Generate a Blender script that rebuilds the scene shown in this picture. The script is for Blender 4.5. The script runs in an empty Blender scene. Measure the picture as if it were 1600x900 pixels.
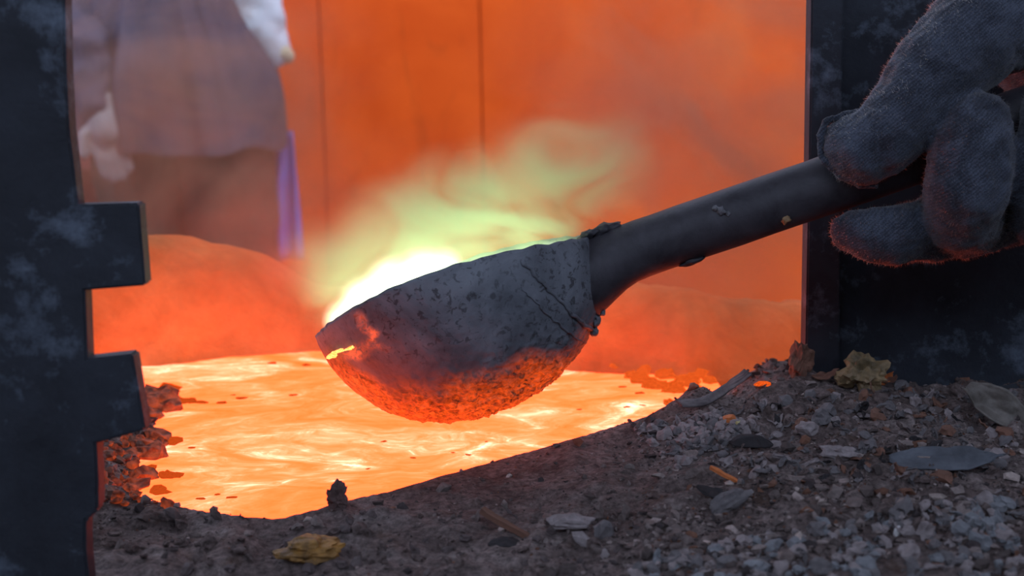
import bpy, bmesh, math, random
import numpy as np
from mathutils import Vector, Matrix, noise as mnoise

random.seed(7)
rng = np.random.default_rng(7)
scene = bpy.context.scene
COL = scene.collection

# ------------------------------------------------------------------ camera
F_PX, PITCH, ROLL = 2000.0, math.radians(9.0), math.radians(1.08)
CAM = Vector((0.0, 0.0, 0.175))            # z = 0 is the surface of the molten pool
FLOOR_Z = -0.72
FWD = Vector((0, math.cos(PITCH), -math.sin(PITCH)))
_r0, _u0 = Vector((1, 0, 0)), Vector((0, math.sin(PITCH), math.cos(PITCH)))
RGT = math.cos(ROLL) * _r0 - math.sin(ROLL) * _u0
UPV = math.sin(ROLL) * _r0 + math.cos(ROLL) * _u0
cd = bpy.data.cameras.new('camera')
cam = bpy.data.objects.new('camera', cd)
COL.objects.link(cam)
cam.matrix_world = Matrix(((RGT.x, UPV.x, -FWD.x, CAM.x), (RGT.y, UPV.y, -FWD.y, CAM.y), (RGT.z, UPV.z, -FWD.z, CAM.z), (0, 0, 0, 1)))
cd.sensor_width = 36.0
cd.lens = F_PX / 1600.0 * 36.0
cd.clip_start = 0.01
cd.dof.use_dof = True
cd.dof.focus_distance = 0.565
cd.dof.aperture_fstop = 13.0
scene.camera = cam

# ------------------------------------------------------------------ sky and exposure
world = bpy.data.worlds.new('sky')
scene.world = world
world.use_nodes = True
bg = world.node_tree.nodes['Background']
bg.inputs['Color'].default_value = (0.62, 0.73, 1.0, 1)
bg.inputs['Strength'].default_value = 1.95
sl = bpy.data.lights.new('sun', 'SUN')
sl.energy, sl.angle, sl.color = 1.9, math.radians(0.6), (1.0, 0.95, 0.86)
sun = bpy.data.objects.new('sun', sl)
COL.objects.link(sun)
sun.rotation_euler = Vector((-0.34, 0.62, -0.82)).to_track_quat('-Z', 'Y').to_euler()
scene.view_settings.view_transform = 'Standard'
scene.view_settings.look = 'None'
scene.view_settings.exposure = 0.0
scene.view_settings.gamma = 1.0
scene.view_settings.use_curve_mapping = False
POOL_GLOW = 4.5


# ------------------------------------------------------------------ measuring helpers
def ray(px, py):
    return FWD + RGT * ((px - 800) / F_PX) + UPV * ((450 - py) / F_PX)

def P(px, py, d):
    return CAM + ray(px, py) * d

def PZ(px, py, z=0.0):
    r = ray(px, py)
    return CAM + r * ((z - CAM.z) / r.z)

def PY(px, py, y):
    r = ray(px, py)
    return CAM + r * ((y - CAM.y) / r.y)


# ------------------------------------------------------------------ numpy noise
def _hash(ix, iy, seed):
    h = (ix.astype(np.int64) * 374761393 + iy.astype(np.int64) * 668265263 + seed * 1442695041) & 0xFFFFFFFF
    h = ((h ^ (h >> 13)) * 1274126177) & 0xFFFFFFFF
    return ((h ^ (h >> 16)) & 0xFFFF) / 65535.0

def vnoise(x, y, seed=0):
    ix, iy = np.floor(x), np.floor(y)
    fx, fy = x - ix, y - iy
    fx, fy = fx * fx * (3 - 2 * fx), fy * fy * (3 - 2 * fy)
    a, b = _hash(ix, iy, seed), _hash(ix + 1, iy, seed)
    c, d = _hash(ix, iy + 1, seed), _hash(ix + 1, iy + 1, seed)
    return (a * (1 - fx) + b * fx) * (1 - fy) + (c * (1 - fx) + d * fx) * fy - 0.5

def fbm(x, y, seed=0, octs=4):
    v, a = 0.0, 1.0
    for o in range(octs):
        v = v + a * vnoise(x, y, seed + o * 17)
        x, y, a = x * 2.03 + 5.1, y * 2.03 + 3.7, a * 0.5
    return v

def sstep(a, b, x):
    t = np.clip((x - a) / (b - a), 0, 1)
    return t * t * (3 - 2 * t)


# ------------------------------------------------------------------ object helpers
def tag(o, label=None, cat=None, group=None, kind=None):
    for k, v in (('label', label), ('category', cat), ('group', group), ('kind', kind)):
        if v:
            o[k] = v
    return o

def link(name, me, mat=None, parent=None, smooth=True, loc=None):
    o = bpy.data.objects.new(name, me)
    COL.objects.link(o)
    if mat is not None:
        me.materials.clear()
        me.materials.append(mat)
    if smooth is not None:
        me.polygons.foreach_set('use_smooth', [smooth] * len(me.polygons))
    if loc is not None:                     # move the origin to loc, geometry stays
        me.transform(Matrix.Translation(-Vector(loc)))
        o.location = loc
    if parent is not None:
        o.parent = parent
        if loc is not None or parent.location.length > 0:
            o.matrix_parent_inverse = Matrix.Translation(-parent.location)
    return o

def mesh(verts, faces, name='m'):
    me = bpy.data.meshes.new(name)
    me.from_pydata([tuple(v) for v in verts], [], faces)
    me.update()
    return me

def empty(name, loc):
    o = bpy.data.objects.new(name, None)
    COL.objects.link(o)
    o.location = loc
    o.empty_display_size = 0.02
    return o

def loft(rings, cap=True, closed=True):
    n = len(rings[0])
    V = [v for r in rings for v in r]
    Fc = []
    m = n if closed else n - 1
    for i in range(len(rings) - 1):
        for j in range(m):
            a, b = i * n + j, i * n + (j + 1) % n
            Fc.append((a, b, b + n, a + n))
    if cap and closed:
        Fc.append(tuple(range(n))[::-1])
        Fc.append(tuple((len(rings) - 1) * n + j for j in range(n)))
    return mesh(V, Fc)

def prism(front, off, bev=0.0006):
    """an outline (points on a plate's front) with real thickness given by the vector off"""
    bm = bmesh.new()
    vs = [bm.verts.new(p) for p in front]
    f = bm.faces.new(vs)
    r = bmesh.ops.extrude_face_region(bm, geom=[f])
    for v in [g for g in r['geom'] if isinstance(g, bmesh.types.BMVert)]:
        v.co += off
    bmesh.ops.recalc_face_normals(bm, faces=bm.faces[:])
    if bev:
        bmesh.ops.bevel(bm, geom=bm.edges[:], offset=bev, segments=2, affect='EDGES')
    me = bpy.data.meshes.new('prism')
    bm.to_mesh(me)
    bm.free()
    return me

def bakemods(o):
    dg = bpy.context.evaluated_depsgraph_get()
    me = bpy.data.meshes.new_from_object(o.evaluated_get(dg))
    bpy.data.objects.remove(o)
    return me

def blobmesh(chains, voxel, smooth=4, sub=2, flat=None):
    """one continuous skin around chains of (point, radius)"""
    bm = bmesh.new()
    for ch in chains:
        for i in range(len(ch)):
            p0, r0 = Vector(ch[i][0]), ch[i][1]
            if i + 1 < len(ch):
                p1, r1 = Vector(ch[i + 1][0]), ch[i + 1][1]
            else:
                p1, r1 = p0, r0
            n = max(1, int((p1 - p0).length / (0.22 * min(r0, r1))))
            for k in range(n if i + 1 < len(ch) else 1):
                t = k / n
                M = Matrix.Translation(p0.lerp(p1, t)) @ Matrix.Scale(r0 + (r1 - r0) * t, 4)
                bmesh.ops.create_icosphere(bm, subdivisions=sub, radius=1.0, matrix=M)
    me = bpy.data.meshes.new('blob')
    bm.to_mesh(me)
    bm.free()
    o = bpy.data.objects.new('blob_tmp', me)
    COL.objects.link(o)
    md = o.modifiers.new('r', 'REMESH')
    md.mode, md.voxel_size = 'VOXEL', voxel
    if smooth:
        s = o.modifiers.new('s', 'SMOOTH')
        s.iterations, s.factor = smooth, 0.5
    out = bakemods(o)
    bpy.data.meshes.remove(me)
    return out

def disp(me, fn):
    """move every vertex along its normal by fn(co)"""
    n = len(me.vertices)
    co = np.empty(n * 3, np.float32); me.vertices.foreach_get('co', co)
    no = np.empty(n * 3, np.float32); me.vertices.foreach_get('normal', no)
    co, no = co.reshape(-1, 3), no.reshape(-1, 3)
    d = np.array([fn(Vector(c)) for c in co], np.float32)
    me.vertices.foreach_set('co', (co + no * d[:, None]).ravel())
    me.update()


# ------------------------------------------------------------------ materials
class NT:
    def __init__(self, mat):
        mat.use_nodes = True
        self.t = mat.node_tree
        self.t.nodes.clear()
        self.out = self.t.nodes.new('ShaderNodeOutputMaterial')

    def n(self, typ, ins=None, **kw):
        nd = self.t.nodes.new(typ)
        for k, v in kw.items():
            setattr(nd, k, v)
        for k, v in (ins or {}).items():
            self.put(nd.inputs[k], v)
        return nd

    def put(self, sock, v):
        if isinstance(v, bpy.types.NodeSocket):
            self.t.links.new(v, sock)
        elif isinstance(v, bpy.types.Node):
            self.t.links.new(v.outputs[0], sock)
        else:
            if isinstance(v, (tuple, list)) and len(v) == 3 and sock.type == 'RGBA':
                v = (*v, 1)
            sock.default_value = v

    def math(self, op, a, b=0.0, clamp=False):
        nd = self.n('ShaderNodeMath', {0: a, 1: b}, operation=op)
        nd.use_clamp = clamp
        return nd.outputs[0]

    def ramp(self, fac, stops, interp='LINEAR'):
        nd = self.n('ShaderNodeValToRGB', {'Fac': fac})
        cr = nd.color_ramp
        cr.interpolation = interp
        while len(cr.elements) < len(stops):
            cr.elements.new(0.5)
        for e, (p, c) in zip(cr.elements, stops):
            e.position = p
            e.color = (*c, 1) if not isinstance(c, (int, float)) else (c, c, c, 1)
        return nd.outputs[0]

    def noise(self, scale, detail=6, rough=0.6, dist=0.0, vec=None, typ=None):
        nd = self.n('ShaderNodeTexNoise', {'Scale': scale, 'Detail': detail, 'Roughness': rough, 'Distortion': dist})
        if vec is not None:
            self.put(nd.inputs['Vector'], vec)
        return nd

    def coords(self, scale=(1, 1, 1), rot=(0, 0, 0)):
        tc = self.n('ShaderNodeTexCoord')
        return self.n('ShaderNodeMapping', {'Vector': tc.outputs['Object'], 'Scale': scale, 'Rotation': rot}).outputs[0]

    def mix(self, fac, a, b, mode='MIX'):
        nd = self.n('ShaderNodeMix', data_type='RGBA', blend_type=mode)
        self.put(nd.inputs[0], fac)
        self.put(nd.inputs[6], a)
        self.put(nd.inputs[7], b)
        return nd.outputs[2]

    def bsdf(self, col, rough=0.8, metal=0.0, bump=None, bstr=0.5, bdist=0.002, spec=None, **kw):
        b = self.n('ShaderNodeBsdfPrincipled', {'Base Color': col, 'Roughness': rough, 'Metallic': metal, **kw})
        if spec is not None:
            b.inputs['Specular IOR Level'].default_value = spec
        if bump is not None:
            bp = self.n('ShaderNodeBump', {'Height': bump, 'Strength': bstr, 'Distance': bdist})
            self.t.links.new(bp.outputs[0], b.inputs['Normal'])
        self.t.links.new(b.outputs[0], self.out.inputs['Surface'])
        return b

MATS = {}
def material(name):
    m = bpy.data.materials.new(name)
    return m, NT(m)

def mat_simple(name, c0, c1, scale=60, rough=0.85, metal=0.0, bscale=None, bstr=0.5, bdist=0.001, stretch=(1, 1, 1), spec=None):
    if name in MATS:
        return MATS[name]
    m, t = material(name)
    v = t.coords(stretch)
    col = t.ramp(t.noise(scale, 6, 0.65, 0.3, v).outputs[0], [(0.32, c0), (0.68, c1)])
    t.bsdf(col, rough, metal, t.noise(bscale or scale * 3, 6, 0.7, 0, v).outputs[0], bstr, bdist, spec)
    MATS[name] = m
    return m

# dark scaled steel of the two plates, pale scale patches and scratches
def mat_plate():
    m, t = material('scaled_steel')
    v = t.coords()
    base = t.ramp(t.noise(22, 8, 0.65, 0.4, v).outputs[0], [(0.3, (0.011, 0.013, 0.019)), (0.72, (0.035, 0.043, 0.058))])
    patch = t.ramp(t.noise(34, 10, 0.72, 0.15, v).outputs[0], [(0.54, 0.0), (0.70, 1.0)])
    specks = t.ramp(t.noise(120, 4, 0.6, 0.3, t.coords((1, 1, 0.45))).outputs[0], [(0.70, 0.0), (0.78, 1.0)])
    col = t.mix(t.math('MULTIPLY', patch, 0.8), base, (0.16, 0.20, 0.26))
    col = t.mix(t.math('MULTIPLY', specks, 0.7), col, (0.22, 0.26, 0.32))
    t.bsdf(col, 0.62, 0.0, t.noise(90, 8, 0.7, 0.2, v).outputs[0], 0.6, 0.0015, 0.35)
    return m

def mat_ladle():
    m, t = material('ladle_steel')
    v = t.coords()
    n1 = t.noise(35, 8, 0.6, 0.5, v).outputs[0]
    base = t.ramp(n1, [(0.3, (0.075, 0.080, 0.092)), (0.5, (0.165, 0.180, 0.205)), (0.75, (0.29, 0.315, 0.35))])
    flakes = t.ramp(t.noise(330, 5, 0.62, 0.6, v).outputs[0], [(0.55, 0.0), (0.62, 1.0)])
    zone = t.ramp(t.noise(17, 3, 0.5, 0.2, v).outputs[0], [(0.44, 0.0), (0.58, 1.0)])
    col = t.mix(t.math('MULTIPLY', t.math('MULTIPLY', flakes, zone), 0.75), base, (0.035, 0.034, 0.037))
    crust = t.n('ShaderNodeAttribute', attribute_name='crust').outputs['Fac']
    ncr = t.ramp(t.noise(260, 5, 0.65, 0.6, t.coords((1, 1, 1))).outputs[0], [(0.42, (0.06, 0.035, 0.024)), (0.60, (0.32, 0.18, 0.10))])
    col = t.mix(crust, col, ncr)
    hot = t.n('ShaderNodeAttribute', attribute_name='hot').outputs['Fac']
    hn = t.ramp(t.noise(300, 5, 0.65, 1.0, v).outputs[0], [(0.36, 0.05), (0.64, 1.0)])
    b = t.bsdf(col, 0.6, 0.0, t.noise(240, 8, 0.7, 0.4, v).outputs[0], 0.55, 0.0010, 0.35)
    t.put(b.inputs['Emission Color'], (0.9, 0.085, 0.006))       # iron hot enough to glow where the metal washes over it
    t.put(b.inputs['Emission Strength'], t.math('MULTIPLY', hot, hn))
    return m

def mat_handle():
    return mat_simple('handle_steel', (0.022, 0.020, 0.025), (0.068, 0.064, 0.074), 55, 0.55, 0.0, 260, 0.5, 0.0006, spec=0.4)

def mat_molten(name, strength, stops, scale=14, stretch=(1, 2.4, 1)):
    m, t = material(name)
    v = t.coords(stretch)
    w = t.noise(scale * 0.55, 3, 0.5, 0.6, v)
    wv = t.n('ShaderNodeVectorMath', {0: v, 1: w.outputs['Color']}, operation='MULTIPLY_ADD')
    wv.inputs[2].default_value = (0, 0, 0)
    off = t.n('ShaderNodeVectorMath', {0: w.outputs['Color']}, operation='SCALE')
    off.inputs['Scale'].default_value = 0.22
    vv = t.n('ShaderNodeVectorMath', {0: v, 1: off.outputs[0]}, operation='ADD').outputs[0]
    n = t.noise(scale, 8, 0.62, 1.1, vv).outputs[0]
    n2 = t.noise(scale * 4.5, 6, 0.65, 1.6, vv).outputs[0]
    f = t.math('ADD', t.math('MULTIPLY', n, 0.72), t.math('MULTIPLY', n2, 0.28))
    col = t.ramp(f, stops)
    e = t.n('ShaderNodeEmission', {'Color': col, 'Strength': strength})
    t.put(t.out.inputs['Surface'], e)
    return m

def mat_ash():
    m, t = material('ash')
    v = t.coords()
    a = t.ramp(t.noise(28, 8, 0.7, 0.4, v).outputs[0], [(0.3, (0.120, 0.086, 0.078)), (0.5, (0.225, 0.170, 0.156)), (0.72, (0.35, 0.29, 0.27))])
    b = t.ramp(t.noise(330, 6, 0.75, 0.2, v).outputs[0], [(0.35, 0.45), (0.5, 1.0), (0.68, 1.75)])
    col = t.mix(1.0, a, b, 'MULTIPLY')
    rust = t.ramp(t.noise(60, 5, 0.6, 0.5, v).outputs[0], [(0.56, 0.0), (0.70, 0.55)])
    col = t.mix(rust, col, (0.15, 0.085, 0.055))
    t.bsdf(col, 0.95, 0, t.noise(420, 9, 0.75, 0.2, v).outputs[0], 1.0, 0.0022, 0.15)
    return m

def mat_attr(name, rough=0.9, bscale=300):
    """colour of each small piece stored on the piece itself"""
    m, t = material(name)
    c = t.n('ShaderNodeAttribute', attribute_name='tint').outputs['Color']
    v = t.coords()
    k = t.ramp(t.noise(bscale, 5, 0.7, 0.2, v).outputs[0], [(0.3, 0.6), (0.7, 1.25)])
    t.bsdf(t.mix(1.0, c, k, 'MULTIPLY'), rough, 0, t.noise(bscale * 2, 6, 0.7, 0, v).outputs[0], 0.8, 0.0012, 0.2)
    return m

def mat_lining():
    m, t = material('refractory')
    v = t.coords()
    col = t.ramp(t.noise(24, 8, 0.65, 0.4, v).outputs[0], [(0.3, (0.42, 0.19, 0.07)), (0.7, (0.72, 0.38, 0.15))])
    b = t.bsdf(col, 0.95, 0, t.noise(140, 8, 0.7, 0.2, v).outputs[0], 0.8, 0.003, 0.1)
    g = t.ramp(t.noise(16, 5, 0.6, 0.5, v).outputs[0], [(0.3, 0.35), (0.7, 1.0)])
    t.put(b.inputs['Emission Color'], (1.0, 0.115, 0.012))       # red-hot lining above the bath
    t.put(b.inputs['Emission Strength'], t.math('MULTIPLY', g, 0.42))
    return m

def mat_wall():
    m, t = material('orange_sheet')
    v = t.coords()
    col = t.ramp(t.noise(2.6, 6, 0.6, 0.5, v).outputs[0], [(0.3, (0.62, 0.072, 0.008)), (0.55, (0.78, 0.110, 0.013)), (0.78, (0.90, 0.16, 0.022))])
    st = t.ramp(t.noise(4.0, 8, 0.7, 1.0, t.coords((1.6, 1, 0.45))).outputs[0], [(0.57, 0.0), (0.72, 0.5)])
    col = t.mix(st, col, (0.34, 0.055, 0.012))
    t.bsdf(col, 0.85, 0, t.noise(30, 6, 0.7, 0, v).outputs[0], 0.3, 0.004, 0.1)
    return m

def mat_cloth(name, c0, c1, scale=9):
    m, t = material(name)
    v = t.coords()
    col = t.ramp(t.noise(scale, 6, 0.6, 0.4, v).outputs[0], [(0.3, c0), (0.7, c1)])
    t.bsdf(col, 0.95, 0, t.noise(260, 4, 0.6, 0, v).outputs[0], 0.4, 0.002, 0.1)
    return m

def mat_knit():
    m, t = material('dark_knit')
    v = t.coords((1, 1, 1), (0.0, math.radians(40), 0.0))
    w = t.n('ShaderNodeTexWave', {'Vector': v, 'Scale': 260, 'Distortion': 5.0, 'Detail': 3, 'Detail Scale': 2.5}, wave_type='BANDS', bands_direction='Z')
    w2 = t.n('ShaderNodeTexWave', {'Vector': v, 'Scale': 300, 'Distortion': 6.0, 'Detail': 2, 'Detail Scale': 2.5}, wave_type='BANDS', bands_direction='X')
    h = t.math('ADD', t.math('MULTIPLY', w.outputs['Fac'], 0.65), t.math('MULTIPLY', w2.outputs['Fac'], 0.35))
    big = t.noise(60, 7, 0.7, 0.5, v).outputs[0]
    hh = t.math('ADD', t.math('MULTIPLY', h, 0.30), t.math('MULTIPLY', big, 1.3))
    col = t.ramp(hh, [(0.45, (0.016, 0.017, 0.023)), (0.75, (0.044, 0.050, 0.066)), (1.0, (0.095, 0.11, 0.145))])
    b = t.bsdf(col, 0.95, 0, hh, 0.5, 0.0009, 0.1)
    b.inputs['Sheen Weight'].default_value = 0.25
    b.inputs['Sheen Roughness'].default_value = 0.5
    return m

M_PLATE, M_LADLE, M_HANDLE, M_ASH, M_LINING, M_WALL = mat_plate(), mat_ladle(), mat_handle(), mat_ash(), mat_lining(), mat_wall()
M_GRIT, M_KNIT = mat_attr('grit'), mat_knit()
M_POOL = mat_molten('molten_bath', POOL_GLOW, [(0.26, (0.50, 0.034, 0.004)), (0.37, (0.95, 0.064, 0.011)), (0.46, (1.0, 0.080, 0.020)), (0.52, (1.0, 0.100, 0.033)), (0.575, (1.0, 0.145, 0.068)), (0.63, (1.0, 0.28, 0.17)), (0.71, (1.0, 0.5, 0.36))], 12, (1, 1.5, 1))


# ================================================================== STRUCTURE
# floor of the yard
flo = link('floor', mesh([(-4, -2.6, FLOOR_Z), (4, -2.6, FLOOR_Z), (4, 6, FLOOR_Z), (-4, 6, FLOOR_Z)], [(0, 1, 2, 3)]),
           mat_simple('yard_floor', (0.10, 0.09, 0.08), (0.19, 0.17, 0.15), 6, 0.95), smooth=False)
tag(flo, 'bare grey foundry floor', kind='structure')

# wall behind the furnace: orange sheets with open seams
WALL_Y = 3.42
wall = empty('wall_back', (PY(700, 134, WALL_Y).x, WALL_Y, FLOOR_Z))
tag(wall, 'orange sheet wall across the yard behind the furnace', kind='structure')
seams = [150, 503, 752, 1290, 1790, 2290, 2790]
for i in range(len(seams) - 1):
    x0, x1 = PY(seams[i], 134, WALL_Y).x + 0.0014, PY(seams[i + 1], 134, WALL_Y).x - 0.0014
    yo = random.uniform(-0.004, 0.004)
    me = prism([(x0, WALL_Y + yo, FLOOR_Z), (x1, WALL_Y + yo, FLOOR_Z), (x1, WALL_Y + yo, 1.7), (x0, WALL_Y + yo, 1.7)], Vector((0, 0.02, 0)), 0.002)
    link('panel', me, M_WALL, wall, False)
me = prism([(PY(140, 134, WALL_Y).x, WALL_Y + 0.03, FLOOR_Z), (PY(2790, 134, WALL_Y).x, WALL_Y + 0.03, FLOOR_Z), (PY(2790, 134, WALL_Y).x, WALL_Y + 0.03, 1.68), (PY(140, 134, WALL_Y).x, WALL_Y + 0.03, 1.68)], Vector((0, 0.03, 0)), 0)
link('backing', me, mat_simple('backing', (0.30, 0.05, 0.008), (0.42, 0.07, 0.012), 5), wall, False)

# unseen pale wall added to keep bright sky from showing past the worker
yw = link('wall_sky_cover', prism([(-7, 5.6, FLOOR_Z), (-0.95, 5.6, FLOOR_Z), (-0.95, 5.6, 1.5), (-7, 5.6, 1.5)], Vector((0, 0.12, 0)), 0.01), mat_simple('sky_cover_render', (0.30, 0.33, 0.36), (0.42, 0.45, 0.48), 4, 0.95), smooth=False)
tag(yw, 'pale grey wall added past the worker to cover bright sky', kind='structure')

# roof added out of view to keep the sun off the foreground
roof = empty('roof_sun_blocker', (0, -0.3, 1.62))
tag(roof, 'corrugated roof added out of view to shade the furnace', kind='structure')
M_SUN_BLOCKER = mat_simple('sun_blocker_sheet', (0.16, 0.15, 0.15), (0.26, 0.25, 0.25), 5, 0.7)
rr0 = [[Vector((-2.6 + 5.2 * j / 200, y, 1.62 + 0.012 * math.sin(j * 0.9))) for j in range(201)] for y in (-0.95, 1.45)]
o = link('sun_blocker_sheet', loft(rr0, False, False), M_SUN_BLOCKER, roof)
o.modifiers.new('thick', 'SOLIDIFY').thickness = 0.004
for x_ in (-2.5, 2.5):
    for y_ in (-0.88, 1.4):
        link('sun_blocker_post', prism([(x_ - .04, y_ - .04, FLOOR_Z), (x_ + .04, y_ - .04, FLOOR_Z), (x_ + .04, y_ - .04, 1.6), (x_ - .04, y_ - .04, 1.6)], Vector((0, 0.08, 0)), 0.003), M_SUN_BLOCKER, roof, False)

# low walls added out of view to block low light from the foreground
M_LIGHT_BLOCKER = mat_simple('light_blocker_grey', (0.10, 0.095, 0.09), (0.17, 0.16, 0.15), 12, 0.95)
shed = empty('wall_light_blocker', (0, -1.0, FLOOR_Z))
tag(shed, 'low grey wall added out of view to block light around the furnace', kind='structure')
for q0, q1, of in (((-1.7, -0.95), (1.7, -0.95), (0, -0.1)), ((-1.7, 1.4), (-1.7, -0.95), (-0.1, 0)), ((1.7, -0.95), (1.7, 1.4), (0.1, 0))):
    link('wall_section', prism([(*q0, FLOOR_Z), (*q1, FLOOR_Z), (*q1, 0.72), (*q0, 0.72)], Vector((*of, 0)), 0.004), M_LIGHT_BLOCKER, shed, False)

# furnace casing under the ash
cas = empty('furnace_body', (0.05, 0.75, FLOOR_Z))
tag(cas, 'steel cased furnace body below the ash bank', kind='structure')
link('casing', prism([(-0.68, 0.30, FLOOR_Z), (0.80, 0.30, FLOOR_Z), (0.80, 0.30, -0.045), (-0.68, 0.30, -0.045)], Vector((0, 0.92, 0)), 0.004), M_PLATE, cas, False)

# ---- terrain of ash around the bath
def hb(x):
    return np.interp(x, [-0.4, -0.10, 0.0, 0.06, 0.10, 0.145, 0.20, 0.4], [0.013, 0.010, 0.012, 0.018, 0.024, 0.026, 0.017, 0.017])

front_px = [(188, 755), (215, 778), (255, 785), (320, 797), (380, 804), (440, 806), (500, 792), (560, 777), (610, 767), (700, 741), (800, 713), (900, 687), (960, 673), (1010, 664), (1060, 646), (1090, 622)]
back_px = [(1075, 606), (1010, 596), (985, 584), (905, 582), (800, 572), (650, 560), (490, 552), (350, 562), (222, 576), (232, 604), (268, 622), (252, 648), (240, 668), (262, 690), (222, 712)]
front = []
for px, py in front_px:
    z = 0.012
    for _ in range(6):
        q = PZ(px, py, z)
        z = float(hb(q.x))
    front.append((q.x, q.y))
back = [tuple(PZ(px, py, 0.0)[:2]) for px, py in back_px]
POLY = np.array(front + back)

def seg_dist(x, y, pts, close=False):
    d = np.full(np.shape(x), 1e9)
    n = len(pts)
    for i in range(n if close else n - 1):
        ax, ay = pts[i]; bx, by = pts[(i + 1) % n]
        dx, dy = bx - ax, by - ay
        t = np.clip(((x - ax) * dx + (y - ay) * dy) / (dx * dx + dy * dy + 1e-12), 0, 1)
        d = np.minimum(d, np.hypot(x - ax - t * dx, y - ay - t * dy))
    return d

def inside(x, y):
    r = np.zeros(np.shape(x), bool)
    n = len(POLY)
    for i in range(n):
        ax, ay = POLY[i]; bx, by = POLY[(i + 1) % n]
        c = ((ay > y) != (by > y)) & (x < (bx - ax) * (y - ay) / (by - ay + 1e-12) + ax)
        r ^= c
    return r

def H(x, y):
    x, y = np.asarray(x, float), np.asarray(y, float)
    df, db = seg_dist(x, y, front), seg_dist(x, y, [front[-1]] + back + [front[0]])
    ins = inside(x, y)
    d = np.where(ins, -1, 1) * np.minimum(df, db)
    wf = sstep(-0.01, 0.01, db - df)
    base = hb(x) * np.clip(0.45 + 0.55 * (y - 0.36) / 0.14, 0.3, 1.0)
    base = base * (1 - 0.95 * sstep(0.645, 0.72, y))
    base = base + 0.008 * np.exp(-((x - 0.085) / 0.05) ** 2 - ((y - 0.60) / 0.035) ** 2)
    hf = np.where(d > 0, base, base + (-0.04 - base) * sstep(0, -0.012, d))
    hk = np.where(d < 0, -0.03 * sstep(0.004, -0.02, d), 0.001 + (0.010 + 0.6 * base) * sstep(-0.004, 0.045, d))
    hk = hk - 0.07 * sstep(0.685, 0.76, y)
    h = hf * wf + hk * (1 - wf)
    rough = sstep(-0.004, 0.012, d) * (1 - sstep(0.70, 0.76, y))
    lump = fbm(x * 38, y * 38, 3, 3) * 0.0055 + fbm(x * 130, y * 130, 9, 3) * 0.0034
    lump = lump + np.maximum(0, fbm(x * 85, y * 85, 21, 3)) * 0.0055 * (0.5 + sstep(0.0, 0.15, x))
    calm = 1 - 0.65 * np.exp(-((x + 0.0) / 0.07) ** 2 - ((y - 0.52) / 0.05) ** 2)
    return h + lump * rough * calm

def ground(px, py):
    r = ray(px, py)
    t = np.linspace(0.3, 1.1, 1600)
    X, Y, Z = CAM.x + r.x * t, CAM.y + r.y * t, CAM.z + r.z * t
    k = np.argmax(Z <= H(X, Y))
    return Vector((X[k], Y[k], float(Z[k])))

xs = np.concatenate([np.linspace(-0.68, -0.262, 22), np.arange(-0.26, 0.34, 0.0019), np.linspace(0.342, 0.80, 24)])
ys = np.concatenate([np.linspace(0.30, 0.388, 10), np.arange(0.39, 0.72, 0.0019), np.linspace(0.722, 1.22, 60)])
GX, GY = np.meshgrid(xs, ys)
GZ = H(GX, GY)
nx, ny = len(xs), len(ys)
vv = np.stack([GX.ravel(), GY.ravel(), GZ.ravel()], 1)
ii = (np.arange(ny - 1)[:, None] * nx + np.arange(nx - 1)[None, :]).ravel()
ff = np.stack([ii, ii + 1, ii + nx + 1, ii + nx], 1)
ash = link('ground_ash_bank', mesh(vv.tolist(), ff.tolist()), M_ASH, smooth=True)
tag(ash, 'grey ash and slag bank sloping round the molten bath', kind='structure')

# ---- red-hot lining behind the bath
line_px = [(-380, 640, 0.86), (-180, 628, 0.86), (40, 610, 0.86), (120, 590, 0.86), (222, 574, 0.84), (350, 560, 0.84), (490, 550, 0.84), (650, 558, 0.82), (800, 570, 0.8), (905, 580, 0.79), (985, 582, 0.79), (1075, 592, 0.77), (1180, 585, 0.80), (1290, 575, 0.84), (1400, 570, 0.86), (1700, 566, 0.86), (2000, 566, 0.86)]
top_y = [410, 405, 395, 372, 366, 392, 452, 455, 448, 440, 440, 458, 474, 480, 484, 488, 490]
fp = [PZ(a, b, 0.0) for a, b, c in line_px]
dens_p, dens_t = [], []
for i in range(len(fp) - 1):
    for k in range(10):
        t = k / 10
        dens_p.append(fp[i].lerp(fp[i + 1], t))
        dens_t.append((line_px[i][0] + (line_px[i + 1][0] - line_px[i][0]) * t, top_y[i] + (top_y[i + 1] - top_y[i]) * (t * t * (3 - 2 * t))))
rings = []
for p, (tx, ty) in zip(dens_p, dens_t):
    ztop = PY(tx, ty, p.y + 0.05).z
    rr = []
    for oy, f in ((-0.012, -0.04), (0.002, 0.0), (0.008, 0.25), (0.015, 0.5), (0.022, 0.75), (0.031, 0.9), (0.042, 0.98), (0.058, 1.0), (0.075, 0.97), (0.10, 0.85), (0.115, 0.6), (0.12, 0.2), (0.12, -0.3)):
        z = ztop * f if f >= 0 else 0.1 * f
        nv = mnoise.fractal(Vector((p.x * 22, (p.y + oy) * 22, z * 22)), 0.8, 2.0, 4) * 0.006
        rr.append(Vector((p.x, p.y + oy + nv, z + nv * 0.6)))
    rings.append(rr)
lin = link('wall_furnace_lining', loft(rings), M_LINING)
tag(lin, 'glowing orange refractory lining rising behind the molten bath', kind='structure')

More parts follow.
